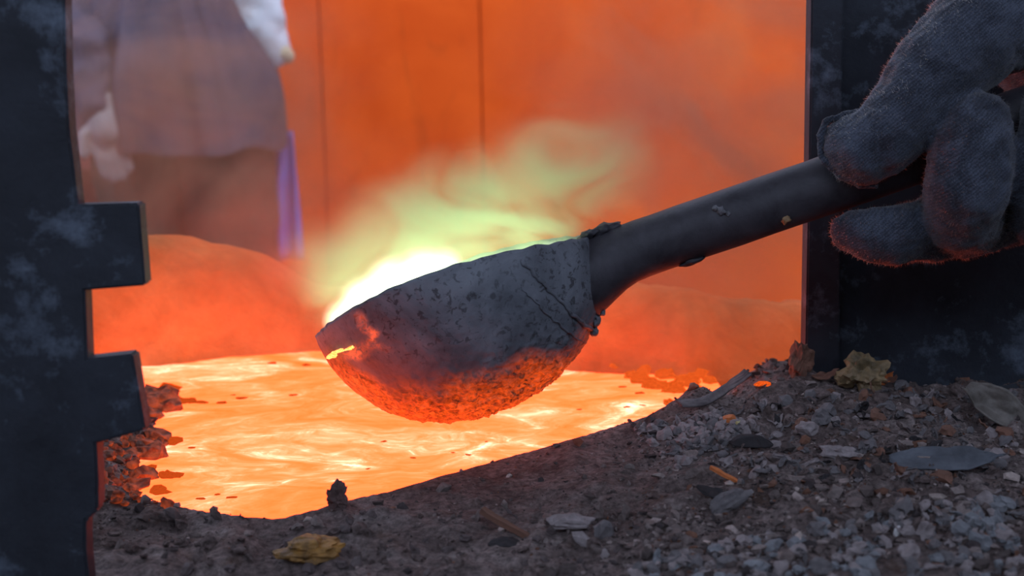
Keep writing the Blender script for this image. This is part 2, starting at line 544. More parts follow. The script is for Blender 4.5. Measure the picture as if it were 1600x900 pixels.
# ================================================================== MOLTEN BATH
bx = np.arange(POLY[:, 0].min() - 0.02, POLY[:, 0].max() + 0.02, 0.003)
by = np.arange(POLY[:, 1].min() - 0.02, POLY[:, 1].max() + 0.02, 0.003)
BX, BY = np.meshgrid(bx, by)
BZ = fbm(BX * 30, BY * 55, 40, 3) * 0.0010
nbx, nby = len(bx), len(by)
ii = (np.arange(nby - 1)[:, None] * nbx + np.arange(nbx - 1)[None, :]).ravel()
bath = link('molten_metal_bath', mesh(np.stack([BX.ravel(), BY.ravel(), BZ.ravel()], 1).tolist(), np.stack([ii, ii + 1, ii + nbx + 1, ii + nbx], 1).tolist()), M_POOL)
tag(bath, 'glowing orange bath of molten metal in the furnace', 'molten metal')
# (the frame of the ash hides the square edge of the sheet: the metal fills the hollow in the bank)

# ================================================================== STEEL PLATES
LD = 0.415
def LP(px, py):
    return P(px, py, LD + (px - 100) * 0.00007)
lp = empty('notched_steel_plate', LP(40, 960))
tag(lp, 'tall dark notched steel plate with two square tabs beside the bath', 'steel plate')
back_off = ray(60, 450).normalized() * 0 + Vector((0.0, 0.008, 0.0))
body = [(98, -90), (101, 0), (104, 110), (108, 205), (116, 262), (122, 318), (128, 395), (132, 456), (137, 560), (143, 630), (150, 695), (152, 745), (153, 797), (146, 806), (133, 812), (135, 860), (138, 905), (142, 985), (-420, 985), (-420, -90)]
bp = [LP(a + random.uniform(-1, 1), b) for a, b in body]
link('plate', prism(bp, back_off, 0.0008), M_PLATE, lp, False)
link('tab', prism([LP(112, 320), LP(217, 317), LP(227, 446), LP(120, 455)], back_off * 1.02, 0.0007), M_PLATE, lp, False)
link('tab', prism([LP(125, 562), LP(207, 553), LP(227, 672), LP(138, 696)], back_off * 1.02, 0.0007), M_PLATE, lp, False)

RY = 0.628
rp = empty('steel_post', PY(1420, 606, RY))
tag(rp, 'wide black steel post standing in the ash behind the gloved hand', 'steel post')
def RP(px, py, dy=0.0):
    return PY(px, py, RY + dy)
pl = [RP(1300, -120, 0.006), RP(1300, 100, 0.006), RP(1302, 300, 0.006), RP(1299, 625, 0.006), RP(2050, 650, 0.006), RP(2050, -120, 0.006)]
link('web_plate', prism(pl[::-1], Vector((0, 0.008, 0)), 0.0008), M_PLATE, rp, False)
fl = [RP(1269, -120), RP(1268, 0), RP(1266, 130), RP(1264, 260), RP(1261, 420), RP(1258, 590), RP(1258, 620), RP(1312, 625), RP(1314, 400), RP(1316, 200), RP(1318, 0), RP(1319, -120)]
link('flange', prism(fl, Vector((0, 0.012, 0)), 0.0008), M_PLATE, rp, False)

led = empty('steel_ledge', PZ(1640, 606, 0.03))
tag(led, 'low grey steel ledge at the foot of the black post', 'ledge')
link('ledge_plate', prism([RP(1552, 604, -0.002), RP(1690, 580, -0.002), RP(1690, 660, -0.002), RP(1548, 640, -0.002)], Vector((0, -0.010, 0.0)), 0.001), mat_simple('ledge_steel', (0.05, 0.058, 0.07), (0.09, 0.1, 0.12), 40, 0.6), led, False)

# ================================================================== LADLE
LDEP = 0.575
PXM = LDEP / F_PX                           # metres for one photo pixel at the ladle
_a = math.radians(20.0)
U = (math.cos(_a) * RGT + math.sin(_a) * UPV - 0.13 * FWD).normalized()
W = (-math.sin(_a) * RGT + math.cos(_a) * UPV)
W = (W - U * W.dot(U)).normalized()
Vv = W.cross(U)
if Vv.dot(FWD) < 0:
    Vv = -Vv
tilt = math.radians(2.0)
W, Vv = (W * math.cos(tilt) - Vv * math.sin(tilt)), (Vv * math.cos(tilt) + W * math.sin(tilt))
LO = P(496, 525, LDEP + 0.012)
def LQ(u, v, w):                            # ladle frame in photo pixels
    return LO + U * (u * PXM) + Vv * (v * PXM) + W * (w * PXM)

UC, AL, AR, DEEP, B = 222.0, 222.0, 240.0, 209.0, 182.0
def bowl_pt(th, t, off=0.0):
    """th round the rim (pi = lip), t 0 rim .. 1 bottom, off grows the shell"""
    a = t * math.pi / 2
    k, d = math.cos(a), math.sin(a)
    c, s = math.cos(th), math.sin(th)
    if c > 0:
        k2 = (1 - d ** 2.25) ** (1 / 2.25) if d < 1 else 0.0
    else:
        k2 = k
    A = AR if c > 0 else AL
    kk = k2 * c * c + k * s * s
    bb = B * (1 - 0.22 * max(0, -c) ** 2)
    u = UC + (A + off) * c * kk
    v = (bb + off) * s * kk
    w = -(DEEP + off) * d + 33 * s * s * (1 - d) ** 1.2 * (1 if d < 1 else 0)
    return u, v, w

def shell(NT_, NP, off, jag):
    rings = []
    for i in range(NP):
        t = (i / (NP - 1)) ** 0.85 * 0.992
        r = []
        for j in range(NT_):
            th = 2 * math.pi * j / NT_
            u, v, w = bowl_pt(th, t, off)
            q = Vector((u, v, w)) * 0.02
            nz = mnoise.fractal(q * 1.3, 0.9, 2.0, 4)
            low = max(0.0, min(1.0, (-w - 90) / 90.0))
            amp = (0.8 + 3.6 * low) * jag
            e = Vector((u - UC, v, w)).normalized()
            g = (nz * amp + mnoise.fractal(q * 6, 0.8, 2.0, 3) * (0.5 + 2.8 * low) * jag)
            d_ = -w
            if jag and u > 373 + 0.36 * (d_ - 13) and d_ < 185:
                g += 2.0 * min(1.0, (u - 373 - 0.36 * (d_ - 13)) / 5.0) * (1 if d_ < 150 else (185 - d_) / 35) * max(0.0, min(1.0, t / 0.12))
            if t < 0.10 and jag:
                w += mnoise.noise(Vector((th * 9, 0, 3))) * 3.0 * (1 - t / 0.10)
            r.append(LQ(u + e.x * g, v + e.y * g, w + e.z * g))
        rings.append(r)
    return rings

ladle = empty('casting_ladle', LQ(UC, 0, -DEEP))
tag(ladle, 'blackened round steel ladle with pipe handle, held over the bath', 'ladle')
N1, N2 = 420, 130
outer, inner = shell(N1, N2, 0, 1.0), shell(N1, N2, -14, 0.25)
allr = outer[::-1] + inner                   # bottom outside -> rim -> bottom inside
me = loft(allr)
crust, hot = [], []
for r in allr:
    for p in r:
        q = (p - LO) / PXM
        u, w = q.dot(U), q.dot(W)
        drop = -w - (0.12 * (u - 230))        # how far below the line where the washed-over crust begins
        nse = 22 * mnoise.noise(Vector((u * 0.02, w * 0.02, 1.0)))
        lip = max(0.0, min(1.0, (110 - u + nse) / 70))
        c = max(0.0, min(1.0, (drop - 112 + nse + 80 * lip) / 40))
        crust.append(c)
        crack = max(0.0, 1 - abs(u - 116 + 0.25 * (w + 10) - 14 * mnoise.noise(Vector((w * 0.07, 3, 0)))) / 13) * max(0.0, 1 - abs(w + 18) / 40)
        crack += max(0.0, 1 - abs(u - 80) / 40) * max(0.0, 1 - abs(w + 40 - nse * 0.3) / 16)
        hot.append(min(1.3, max(0.0, min(1.0, (drop - 112 + nse + 70 * lip) / 60)) + 1.6 * crack))
for nm, arr in (('crust', crust), ('hot', hot)):
    at = me.attributes.new(nm, 'FLOAT', 'POINT')
    at.data.foreach_set('value', arr)
link('bowl', me, M_LADLE, ladle)

# handle pipe with a flared root
hr = [(385, 60, 50), (415, 62, 58), (435, 61, 59), (452, 57, 56), (468, 53, 52), (488, 48.5, 48.5), (508, 46, 46.5), (530, 45, 45.5)] + [(u, 45 + (u - 520) * 0.018, 45.0) for u in range(560, 1440, 40)]
rings = []
for u, d, r in hr:
    rr = []
    for j in range(48):
        th = 2 * math.pi * j / 48
        g = mnoise.fractal(Vector((u * 0.012, math.cos(th) * 1.2, math.sin(th) * 1.2)), 0.8, 2, 4) * (2.6 if u < 520 else 0.9)
        rr.append(LQ(u, (r + g) * math.cos(th), -d + (r + g) * math.sin(th)))
    rings.append(rr)
link('handle', loft(rings), M_HANDLE, ladle)

def lump(u, v, w, r, seed, sq=(1, 1, 1)):
    bm = bmesh.new()
    bmesh.ops.create_icosphere(bm, subdivisions=3, radius=1.0)
    for vt in bm.verts:
        n = mnoise.fractal(vt.co * 1.6 + Vector((seed, 0, 0)), 0.8, 2, 3)
        c = vt.co * (1 + 0.45 * n)
        vt.co = LQ(u + c.x * r * sq[0], v + c.y * r * sq[1], w + c.z * r * sq[2])
    me = bpy.data.meshes.new('lump'); bm.to_mesh(me); bm.free()
    return me
link('weld_bead', lump(488, -6, 1, 14, 1, (1.7, 1.2, 0.7)), M_HANDLE, ladle)
link('weld_bead', lump(462, -16, 4, 10, 8, (1.6, 1.2, 0.6)), M_HANDLE, ladle)
for k, (u, w, r) in enumerate([(452, -92, 11), (447, -108, 10), (456, -78, 9), (441, -125, 9), (432, -140, 8), (462, -100, 6), (455, -116, 6)]):
    link('slag_crust', lump(u - 14, -8 + 9 * math.sin(k * 2.1), w, r, 20 + k, (0.8, 1.8, 1.2)), M_LADLE, ladle)
def handle_surface(u, ang):                  # ang 0 faces the camera
    d = 45 + (u - 520) * 0.018
    return u, -45 * math.cos(ang), -d + 45 * math.sin(ang)
for u, a, r in ((662, 0.35, 7), (655, 0.5, 5), (670, 0.2, 4)):
    link('spatter', lump(*handle_surface(u, a), r, u), mat_simple('spatter_scale', (0.11, 0.11, 0.12), (0.2, 0.2, 0.21), 200, 0.7), ladle)
link('spatter', lump(*handle_surface(598, -1.25), 8, 5, (2.4, 1.2, 0.7)), M_HANDLE, ladle)
link('rivet', lump(*handle_surface(748, -0.65), 7, 9, (1, 0.8, 1)), mat_simple('brass_rivet', (0.25, 0.15, 0.07), (0.4, 0.25, 0.12), 300, 0.4), ladle)

# washed metal running over the lip
M_DRIP = mat_molten('molten_drip', 2.6, [(0.30, (0.7, 0.08, 0.01)), (0.45, (1.0, 0.24, 0.03)), (0.6, (1.0, 0.55, 0.18)), (0.75, (1, 0.8, 0.5))], 160, (1, 1, 1))
TAB = np.array([bowl_pt(math.pi + math.pi * j / 119, i / 79, 1.0) for i in range(80) for j in range(120)])
def on_bowl(u_, depth):                      # near side of the bowl at a given (u, depth)
    return tuple(TAB[np.argmin((TAB[:, 0] - u_) ** 2 + (TAB[:, 2] + depth) ** 2)])
for k, (u, d, r, sq) in enumerate([(38, 32, 8, (1.6, 0.7, 0.6)), (56, 30, 6, (2.2, 0.6, 0.5)), (76, 30, 5, (2.0, 0.6, 0.5))]):
    link('molten_drip', lump(*on_bowl(u, d), r, 50 + k, sq), M_DRIP, ladle)
fold = [(LQ(*on_bowl(373 + 0.36 * (d - 13), d)), (3.4 + 0.5 * math.sin(d)) * PXM) for d in range(-4, 150, 6)]
link('fold_seam', blobmesh([fold], 0.0005, 2), M_LADLE, ladle)
fold = [(LQ(*on_bowl(345 + 0.40 * (d - 13), d)), (1.8 + 0.4 * math.sin(d)) * PXM) for d in range(30, 165, 6)]
link('fold_seam', blobmesh([fold], 0.0004, 2), M_LADLE, ladle)

# white-hot metal inside the ladle
N = 72
V_, F_ = [tuple(LQ(UC - 8, 0, -24))], []
for ri in range(1, 9):
    for j in range(N):
        th = 2 * math.pi * j / N
        u, v, w = bowl_pt(th, 0.10, -16)
        f = ri / 8
        wob = 2.5 * mnoise.noise(Vector((u * f * 0.03, v * f * 0.03, 4)))
        V_.append(tuple(LQ(UC - 8 + (u - UC + 8) * f, v * f, -24 + wob * (1 - f))))
for j in range(N):
    F_.append((0, 1 + j, 1 + (j + 1) % N))
for ri in range(7):
    for j in range(N):
        a, b = 1 + ri * N + j, 1 + ri * N + (j + 1) % N
        F_.append((a, a + N, b + N, b))
M_WHITE = mat_molten('white_hot_metal', 6.0, [(0.3, (0.75, 1.0, 0.50)), (0.6, (0.9, 1.0, 0.75))], 30, (1, 1, 1))
mm = link('molten_metal_charge', mesh(V_, F_), M_WHITE)
tag(mm, 'white-hot molten brass filling the ladle bowl', 'molten metal')

# ================================================================== GLOVED HAND
def handle_axis(u):
    return LQ(u, 0, -(45 + (u - 520) * 0.018))
HD = (handle_axis(900) - CAM).dot(FWD)       # depth of the handle inside the grip
S = HD / F_PX
def hp(px, py, dz):                          # dz in mm behind the handle axis (negative = nearer)
    return P(px, py, HD + dz * 0.001)
def chain(pts):
    return [(hp(a, b, c), r * S) for a, b, c, r in pts]
thumb = chain([(1327, 228, -17, 44), (1345, 236, -19, 54), (1380, 214, -21, 60), (1425, 162, -23, 61), (1470, 105, -24, 70), (1530, 48, -20, 84), (1610, -5, -12, 100), (1700, -30, -2, 120)])
index = chain([(1330, 362, -2, 34), (1362, 366, -6, 44), (1405, 366, -9, 48), (1450, 358, 2, 52), (1520, 340, 18, 60), (1620, 260, 26, 70), (1720, 150, 24, 90)])
middle = chain([(1528, 195, -34, 50), (1520, 235, -35, 62), (1512, 290, -33, 66), (1500, 335, -20, 60), (1510, 350, 2, 58), (1570, 330, 22, 62), (1660, 240, 28, 75)])
ring_f = chain([(1652, 170, -34, 52), (1650, 230, -35, 62), (1645, 290, -32, 66), (1640, 332, -18, 62), (1650, 340, 4, 60), (1690, 320, 24, 66), (1740, 230, 28, 75)])
little = chain([(1770, 190, -30, 48), (1770, 240, -31, 56), (1765, 300, -26, 58), (1765, 330, -8, 56), (1790, 310, 18, 60), (1820, 220, 26, 70)])
palm = chain([(1660, 60, 10, 120), (1740, 130, 22, 120), (1800, 160, 22, 120), (1880, 60, 16, 140), (2000, -20, 12, 130)])
fore = chain([(1900, 20, 14, 150), (2060, -60, 10, 150), (2240, -140, 6, 160)])
thumb_end = chain([(1312, 213, -17, 27), (1350, 205, -19, 38)])
gm = blobmesh([thumb, thumb_end, index, middle, ring_f, little, palm, fore], 0.0013, 3)
thax = (hp(1322, 232, -17) - hp(1530, 48, -20)).normalized()
def knit(c):
    n = mnoise.fractal(c * 160, 0.8, 2.0, 3) * 0.0007
    n += mnoise.fractal(c * 45, 0.8, 2.0, 2) * 0.0014
    s = c - hp(1470, 105, -24)
    side = (s - thax * s.dot(thax))
    n += 0.00012 * math.sin(side.dot(UPV - RGT * 0.2) * 2600) 
    return n
disp(gm, knit)
glove = empty('gloved_hand', hp(1520, 300, 0))
tag(glove, 'hand in a dark knitted work glove gripping the ladle handle', 'gloved hand')
link('glove', gm, M_KNIT, glove)
# flattened seam at the thumb end and loose wool fibres
spts = [(1352, 172), (1318, 181), (1291, 190), (1281, 214), (1283, 246), (1310, 272), (1342, 288), (1376, 292)]
seam = []
for k in range(len(spts) - 1):
    for q in range(5):
        a, b = spts[k], spts[k + 1]
        seam.append((hp(a[0] + (b[0] - a[0]) * q / 5 + random.uniform(-1, 1), a[1] + (b[1] - a[1]) * q / 5 + random.uniform(-1, 1), -18), (6.0 + random.uniform(-1, 1.2)) * S))
sm_ = blobmesh([seam], 0.0009, 2)
disp(sm_, lambda c: mnoise.fractal(c * 300, 0.8, 2.0, 3) * 0.0006)
link('fingertip_seam', sm_, M_KNIT, glove)
fv, ffc = [], []
np_ = len(gm.polygons)
for k in range(42000):
    p = gm.polygons[random.randrange(np_)]
    c, n = p.center, p.normal
    if (c - CAM).dot(RGT) / (c - CAM).dot(FWD) * F_PX + 800 > 1660:
        continue
    t1 = n.orthogonal().normalized()
    d = (n + Vector((random.gauss(0, 0.55), random.gauss(0, 0.55), random.gauss(0, 0.55)))).normalized() * random.uniform(0.0006, 0.0022)
    b = t1 * 0.00011
    i0 = len(fv)
    fv += [c - b, c + b, c + d]
    ffc.append((i0, i0 + 1, i0 + 2))
m_f, t_f = material('wool_fibre')
mx = t_f.n('ShaderNodeMixShader', {0: 0.75, 1: t_f.n('ShaderNodeBsdfDiffuse', {'Color': (0.07, 0.075, 0.09)}), 2: t_f.n('ShaderNodeBsdfTranslucent', {'Color': t_f.ramp(t_f.noise(90, 3).outputs[0], [(0.3, (0.55, 0.50, 0.45)), (0.7, (0.85, 0.80, 0.72))])})})
t_f.put(t_f.out.inputs['Surface'], mx)
fz = link('wool_fuzz', mesh(fv, ffc), m_f, glove)
fz['kind'] = 'stuff'

# ================================================================== WORKER BEYOND THE FURNACE
WD = 2.98
def wp(px, py, dd=0.0):
    return P(px, py, WD + dd)
wx = wp(290, 134).x
wy = WD
worker = empty('person', (wx, wy, FLOOR_Z))
tag(worker, 'person in a pale blue shirt and loose grey smock standing beyond the smoke', 'person')
def wb(x, y, z):
    return Vector((wx + x, wy + y, FLOOR_Z + z))
lh = wp(172, 225, -0.2) - Vector((wx, wy, FLOOR_Z))
el = wp(452, 78, 0.0) - Vector((wx, wy, FLOOR_Z))
legs = [[(wb(s * 0.09, 0, 0.92), 0.095), (wb(s * 0.095, 0, 0.75), 0.085), (wb(s * 0.10, 0.01, 0.48), 0.058), (wb(s * 0.105, 0.02, 0.30), 0.055), (wb(s * 0.11, 0.02, 0.09), 0.04), (wb(s * 0.12, 0.06, 0.045), 0.042), (wb(s * 0.13, 0.16, 0.035), 0.034)] for s in (-1, 1)]
torso = [(wb(0, 0, 0.95), 0.14), (wb(0, 0.01, 1.12), 0.13), (wb(0, 0.02, 1.28), 0.145), (wb(0, 0.02, 1.40), 0.11), (wb(0, 0.03, 1.50), 0.055), (wb(0, 0.05, 1.58), 0.07), (wb(0, 0.06, 1.63), 0.088), (wb(0, 0.05, 1.67), 0.082)]
sh = [[(wb(-0.1, 0.02, 1.38), 0.08), (wb(-0.19, 0.01, 1.36), 0.062), (wb(-0.235, -0.02, 1.08), 0.045), (wb(lh.x - 0.035, lh.y, lh.z + 0.14), 0.034), (wb(lh.x, lh.y, lh.z + 0.04), 0.032)],
      [(wb(0.1, 0.02, 1.38), 0.08), (wb(0.18, 0.01, 1.36), 0.062), (wb(el.x - 0.05, 0.01, el.z + 0.02), 0.04), (wb(0.17, 0.22, 0.98), 0.036), (wb(0.13, 0.33, 1.0), 0.032)]]
fing = []
for k, (dx, ln) in enumerate([(-0.028, 0.075), (-0.010, 0.085), (0.008, 0.08), (0.025, 0.062)]):
    h0 = wb(lh.x + dx, lh.y, lh.z + 0.01)
    fing.append([(h0, 0.0095), (h0 + Vector((0.006, -0.006, -ln * 0.5)), 0.0092), (h0 + Vector((0.014, 0.0, -ln)), 0.008)])
    g0 = wb(0.13 + dx, 0.36, 1.0)
    fing.append([(g0, 0.0095), (g0 + Vector((0, 0.04, -0.01)), 0.009), (g0 + Vector((0, 0.06, -0.04)), 0.008)])
fing.append([(wb(lh.x - 0.02, lh.y, lh.z + 0.05), 0.012), (wb(lh.x - 0.05, lh.y - 0.01, lh.z + 0.02), 0.011), (wb(lh.x - 0.055, lh.y - 0.01, lh.z - 0.02), 0.009)])
fing.append([(wb(0.115, 0.33, 1.01), 0.012), (wb(0.09, 0.37, 1.02), 0.011), (wb(0.09, 0.4, 1.02), 0.009)])
nose = [[(wb(0, 0.148, 1.625), 0.012), (wb(0, 0.158, 1.605), 0.015)], [(wb(-0.088, 0.05, 1.62), 0.02), (wb(-0.09, 0.045, 1.60), 0.014)], [(wb(0.088, 0.05, 1.62), 0.02), (wb(0.09, 0.045, 1.60), 0.014)], [(wb(0, 0.1, 1.55), 0.045), (wb(0, 0.125, 1.545), 0.03)]]
link('body', blobmesh(legs + [torso] + sh + fing + nose, 0.007, 3), mat_cloth('skin', (0.30, 0.17, 0.11), (0.40, 0.24, 0.16)), worker)
for s in (-1, 1):
    link('eye', blobmesh([[(wb(s * 0.032, 0.128, 1.637), 0.012)]], 0.003, 1), mat_cloth('eye_white', (0.5, 0.5, 0.5), (0.7, 0.7, 0.7)), worker)
link('mouth', blobmesh([[(wb(-0.022, 0.143, 1.567), 0.006), (wb(0, 0.15, 1.566), 0.008), (wb(0.022, 0.143, 1.567), 0.006)]], 0.003, 1), mat_cloth('lip', (0.30, 0.10, 0.08), (0.38, 0.14, 0.11)), worker)
link('hair', blobmesh([[(wb(0, 0.035, 1.66), 0.092), (wb(0, 0.02, 1.62), 0.09), (wb(0, -0.005, 1.57), 0.065)]], 0.008, 3), mat_cloth('black_hair', (0.012, 0.011, 0.01), (0.03, 0.026, 0.024), 40), worker)
# shirt with wide sleeves
def sleeve(pts):
    return blobmesh([pts], 0.009, 4)
M_SMOCK = mat_cloth('grey_smock', (0.055, 0.048, 0.072), (0.12, 0.105, 0.145), 4)
M_SHIRT = mat_cloth('pale_blue_shirt', (0.48, 0.58, 0.72), (0.68, 0.76, 0.86))
a = blobmesh([[(wb(0, 0.01, 0.98), 0.16), (wb(0, 0.02, 1.28), 0.165), (wb(0, 0.02, 1.41), 0.12)]], 0.011, 4)
link('shirt', a, M_SHIRT, worker)
s1 = sleeve([(wb(-0.1, 0.02, 1.38), 0.10), (wb(-0.20, 0.01, 1.35), 0.085), (wb(-0.24, -0.02, 1.08), 0.07), (wb(lh.x - 0.04, lh.y + 0.02, lh.z + 0.20), 0.058), (wb(lh.x - 0.02, lh.y, lh.z + 0.09), 0.04)])
disp(s1, lambda c: mnoise.fractal(c * 14, 0.8, 2, 3) * 0.014)
link('sleeve', s1, M_SMOCK, worker)
s2 = sleeve([(wb(0.1, 0.02, 1.38), 0.10), (wb(0.18, 0.01, 1.34), 0.088), (wb(el.x - 0.070, 0.0, el.z + 0.09), 0.066), (wb(el.x - 0.045, 0.02, el.z + 0.005), 0.055)])
disp(s2, lambda c: mnoise.fractal(c * 14, 0.8, 2, 3) * 0.010)
link('sleeve', s2, M_SHIRT, worker)
cuff = blobmesh([[(wb(el.x - 0.012, 0.0, el.z - 0.004), 0.022), (wb(el.x - 0.002, 0.02, el.z - 0.014), 0.02)]], 0.005, 2)
link('cuff', cuff, mat_cloth('cuff_cream', (0.50, 0.48, 0.34), (0.62, 0.60, 0.46)), worker)
# loose smock
rings = []
prof = [(0.76, 112, 454), (0.80, 108, 455), (0.86, 106, 454), (0.90, 110, 451), (0.95, 120, 443), (1.0, 134, 430), (1.05, 150, 414), (1.10, 170, 400), (1.16, 176, 390), (1.25, 172, 388), (1.34, 180, 380), (1.40, 210, 360)]
for z, x0, x1 in prof:
    xa, xb = (x0 - 800) / F_PX * WD - wx, (x1 - 800) / F_PX * WD - wx
    cx, hw = (xa + xb) / 2, (xb - xa) / 2
    hd = 0.205 if z < 1.0 else 0.18 - (z - 1.0) * 0.1
    r = []
    for j in range(120):
        th = 2 * math.pi * j / 120
        fold = mnoise.noise(Vector((math.cos(th) * 3.2, math.sin(th) * 3.2, z * 1.4))) * 0.10 * max(0.1, min(1, (1.5 - z) / 0.5))
        fold += mnoise.noise(Vector((math.cos(th) * 8 + z * 2, math.sin(th) * 8, z * 1.6 + 4))) * 0.05
        side = abs(math.cos(th)) ** 4
        k = 1 + fold * (1 - 0.8 * side) * 2.2
        dz = 0.02 * mnoise.noise(Vector((math.cos(th) * 2, math.sin(th) * 2, 9)))
        r.append(wb(cx + hw * math.cos(th), hd * math.sin(th) * k, z + dz))
    rings.append(r)
me = loft(rings, cap=False)
o = link('smock', me, M_SMOCK, worker)
o.modifiers.new('thick', 'SOLIDIFY').thickness = 0.006
o.modifiers.new('sub', 'SUBSURF').levels = 1
M_TROUS = mat_cloth('brown_trousers', (0.055, 0.038, 0.032), (0.10, 0.075, 0.065), 6)
tr = blobmesh([[(wb(s * 0.085, 0, 0.93), 0.125), (wb(s * 0.095, 0, 0.72), 0.115), (wb(s * 0.105, 0.01, 0.47), 0.095), (wb(s * 0.11, 0.02, 0.12), 0.085)] for s in (-1, 1)], 0.010, 4)
disp(tr, lambda c: mnoise.fractal(Vector((c.x * 14, c.y * 14, c.z * 7)), 0.8, 2, 3) * 0.014)
link('trousers', tr, M_TROUS, worker)
for s in (-1, 1):
    link('shoe', blobmesh([[(wb(s * 0.11, 0.0, 0.05), 0.048), (wb(s * 0.125, 0.1, 0.045), 0.045), (wb(s * 0.135, 0.19, 0.035), 0.035)]], 0.006, 3), mat_cloth('black_leather', (0.02, 0.018, 0.016), (0.04, 0.036, 0.032)), worker)
glv = blobmesh([[(wb(lh.x - 0.012, lh.y, lh.z + 0.09), 0.036), (wb(lh.x, lh.y, lh.z + 0.03), 0.04)]] + [[(p, r + 0.004) for p, r in f] for f in fing[0:8:2] + [fing[8]]], 0.005, 3)
link('glove', glv, mat_cloth('white_glove', (0.22, 0.22, 0.25), (0.36, 0.36, 0.40)), worker)
# blue cloth tucked in at the hip
rings = []
for k in range(16):
    t = k / 15
    z0 = wp(440, 205 + 200 * t, 0.06)
    r = []
    for j in range(40):
        s = j / 39
        x = wp(395 + 6 * t, 300, 0.06).x + s * (wp(466, 300, 0.06).x - wp(395, 300, 0.06).x) * (0.93 + 0.07 * t)
        r.append(Vector((x, z0.y + 0.012 * math.sin(s * 17 + t * 2), z0.z)))
    rings.append(r)
o = link('hip_cloth', loft(rings, False, False), mat_cloth('blue_cloth', (0.08, 0.10, 0.46), (0.14, 0.17, 0.60), 12), worker)
o.modifiers.new('thick', 'SOLIDIFY').thickness = 0.004

# dark red drum far off at the yard's edge
dr = empty('oil_drum', (PY(96, 134, 4.6).x, 4.6, FLOOR_Z))
tag(dr, 'dark red steel drum standing past the worker', 'drum')
rings = []
for z, r in [(0, .28), (.01, .29), (.3, .285), (.31, .30), (.33, .30), (.34, .285), (.62, .285), (.63, .30), (.65, .30), (.66, .285), (.94, .285), (.95, .297), (.97, .297), (.965, .28), (.94, .275)]:
    rings.append([Vector((dr.location.x + r * math.cos(6.2832 * j / 48), 4.6 + r * math.sin(6.2832 * j / 48), FLOOR_Z + z)) for j in range(48)])
link('shell', loft(rings), mat_simple('red_paint', (0.12, 0.02, 0.02), (0.22, 0.04, 0.03), 8, 0.6), dr)

# ================================================================== DEBRIS ON THE ASH
def rock_mesh(seed, sq=(1, 1, 1), jag=0.5, sub=2, f=1.4):
    bm = bmesh.new()
    bmesh.ops.create_icosphere(bm, subdivisions=sub, radius=1.0)
    off = Vector((seed * 3.7, seed * 1.3, 0))
    for v in bm.verts:
        n = mnoise.fractal(v.co * f + off, 0.7, 2.1, 3)
        c = v.co * (1 + jag * n)
        v.co = Vector((c.x * sq[0], c.y * sq[1], c.z * sq[2]))
    me = bpy.data.meshes.new('rock'); bm.to_mesh(me); bm.free()
    return me

def sheet_mesh(outline, curl, thick, seed, wr=0.12, n=14):
    """a bent flake: outline in a unit square (x along, y across), curled along both axes"""
    rings = []
    for i in range(n):
        t = i / (n - 1)
        a, b = outline(t)
        r = []
        for j in range(n):
            s = j / (n - 1)
            y = a + (b - a) * s
            x = t * 2 - 1
            z = curl[0] * x * x + curl[1] * y * y + wr * mnoise.fractal(Vector((x * 1.8 + seed, y * 1.8, seed)), 0.8, 2, 3)
            r.append(Vector((x + 0.08 * mnoise.noise(Vector((s * 6, t * 5, seed))), y, z)))
        rings.append(r)
    me = loft(rings, False, False)
    o = bpy.data.objects.new('tmp', me); COL.objects.link(o)
    m = o.modifiers.new('t', 'SOLIDIFY'); m.thickness = thick; m.offset = 0
    return bakemods(o)

def put(name, me, mat, px, py, size, rot, label, cat, lift=0.2, scale=(1, 1, 1), smooth=False):
    """size: half extent in photo pixels where it lies"""
    g = ground(px, py)
    s = size * (g - CAM).dot(FWD) / F_PX
    me.transform(Matrix.Diagonal((s * scale[0], s * scale[1], s * scale[2], 1)))
    o = link(name, me, mat, None, smooth)
    o.location = g + Vector((0, 0, s * lift))
    o.rotation_euler = [math.radians(a) for a in rot]
    tag(o, label, cat)
    return o

oval = lambda t: (-0.5 * math.sqrt(max(0.02, 1 - (2 * t - 1) ** 2)), 0.5 * math.sqrt(max(0.02, 1 - (2 * t - 1) ** 2)))
strip = lambda t: (-0.18 - 0.05 * math.sin(t * 7), 0.18 + 0.05 * math.cos(t * 9))
leaf = lambda t: (-0.45 * math.sin(math.pi * min(1, t + 0.08)) ** 0.7 - 0.02, 0.42 * math.sin(math.pi * min(1, t + 0.05)) ** 0.8 + 0.02)
M_DARK = mat_simple('charred_flake', (0.012, 0.010, 0.011), (0.035, 0.028, 0.030), 120, 0.8)
M_GREY = mat_simple('ash_flake', (0.10, 0.09, 0.092), (0.22, 0.20, 0.20), 150, 0.9)
M_PALE = mat_simple('pale_clinker', (0.19, 0.155, 0.15), (0.40, 0.345, 0.34), 160, 0.9)
M_BROWN = mat_simple('burnt_wood', (0.13, 0.065, 0.045), (0.27, 0.13, 0.085), 180, 0.9, stretch=(0.3, 1, 1))
M_ORANGE = mat_simple('copper_chip', (0.55, 0.14, 0.035), (0.80, 0.26, 0.08), 200, 0.7)
M_YELLOW = mat_simple('brass_scrap', (0.10, 0.055, 0.02), (0.46, 0.23, 0.045), 150, 0.6)
M_OLIVE = mat_simple('scorched_foil', (0.09, 0.075, 0.04), (0.44, 0.30, 0.15), 90, 0.5)

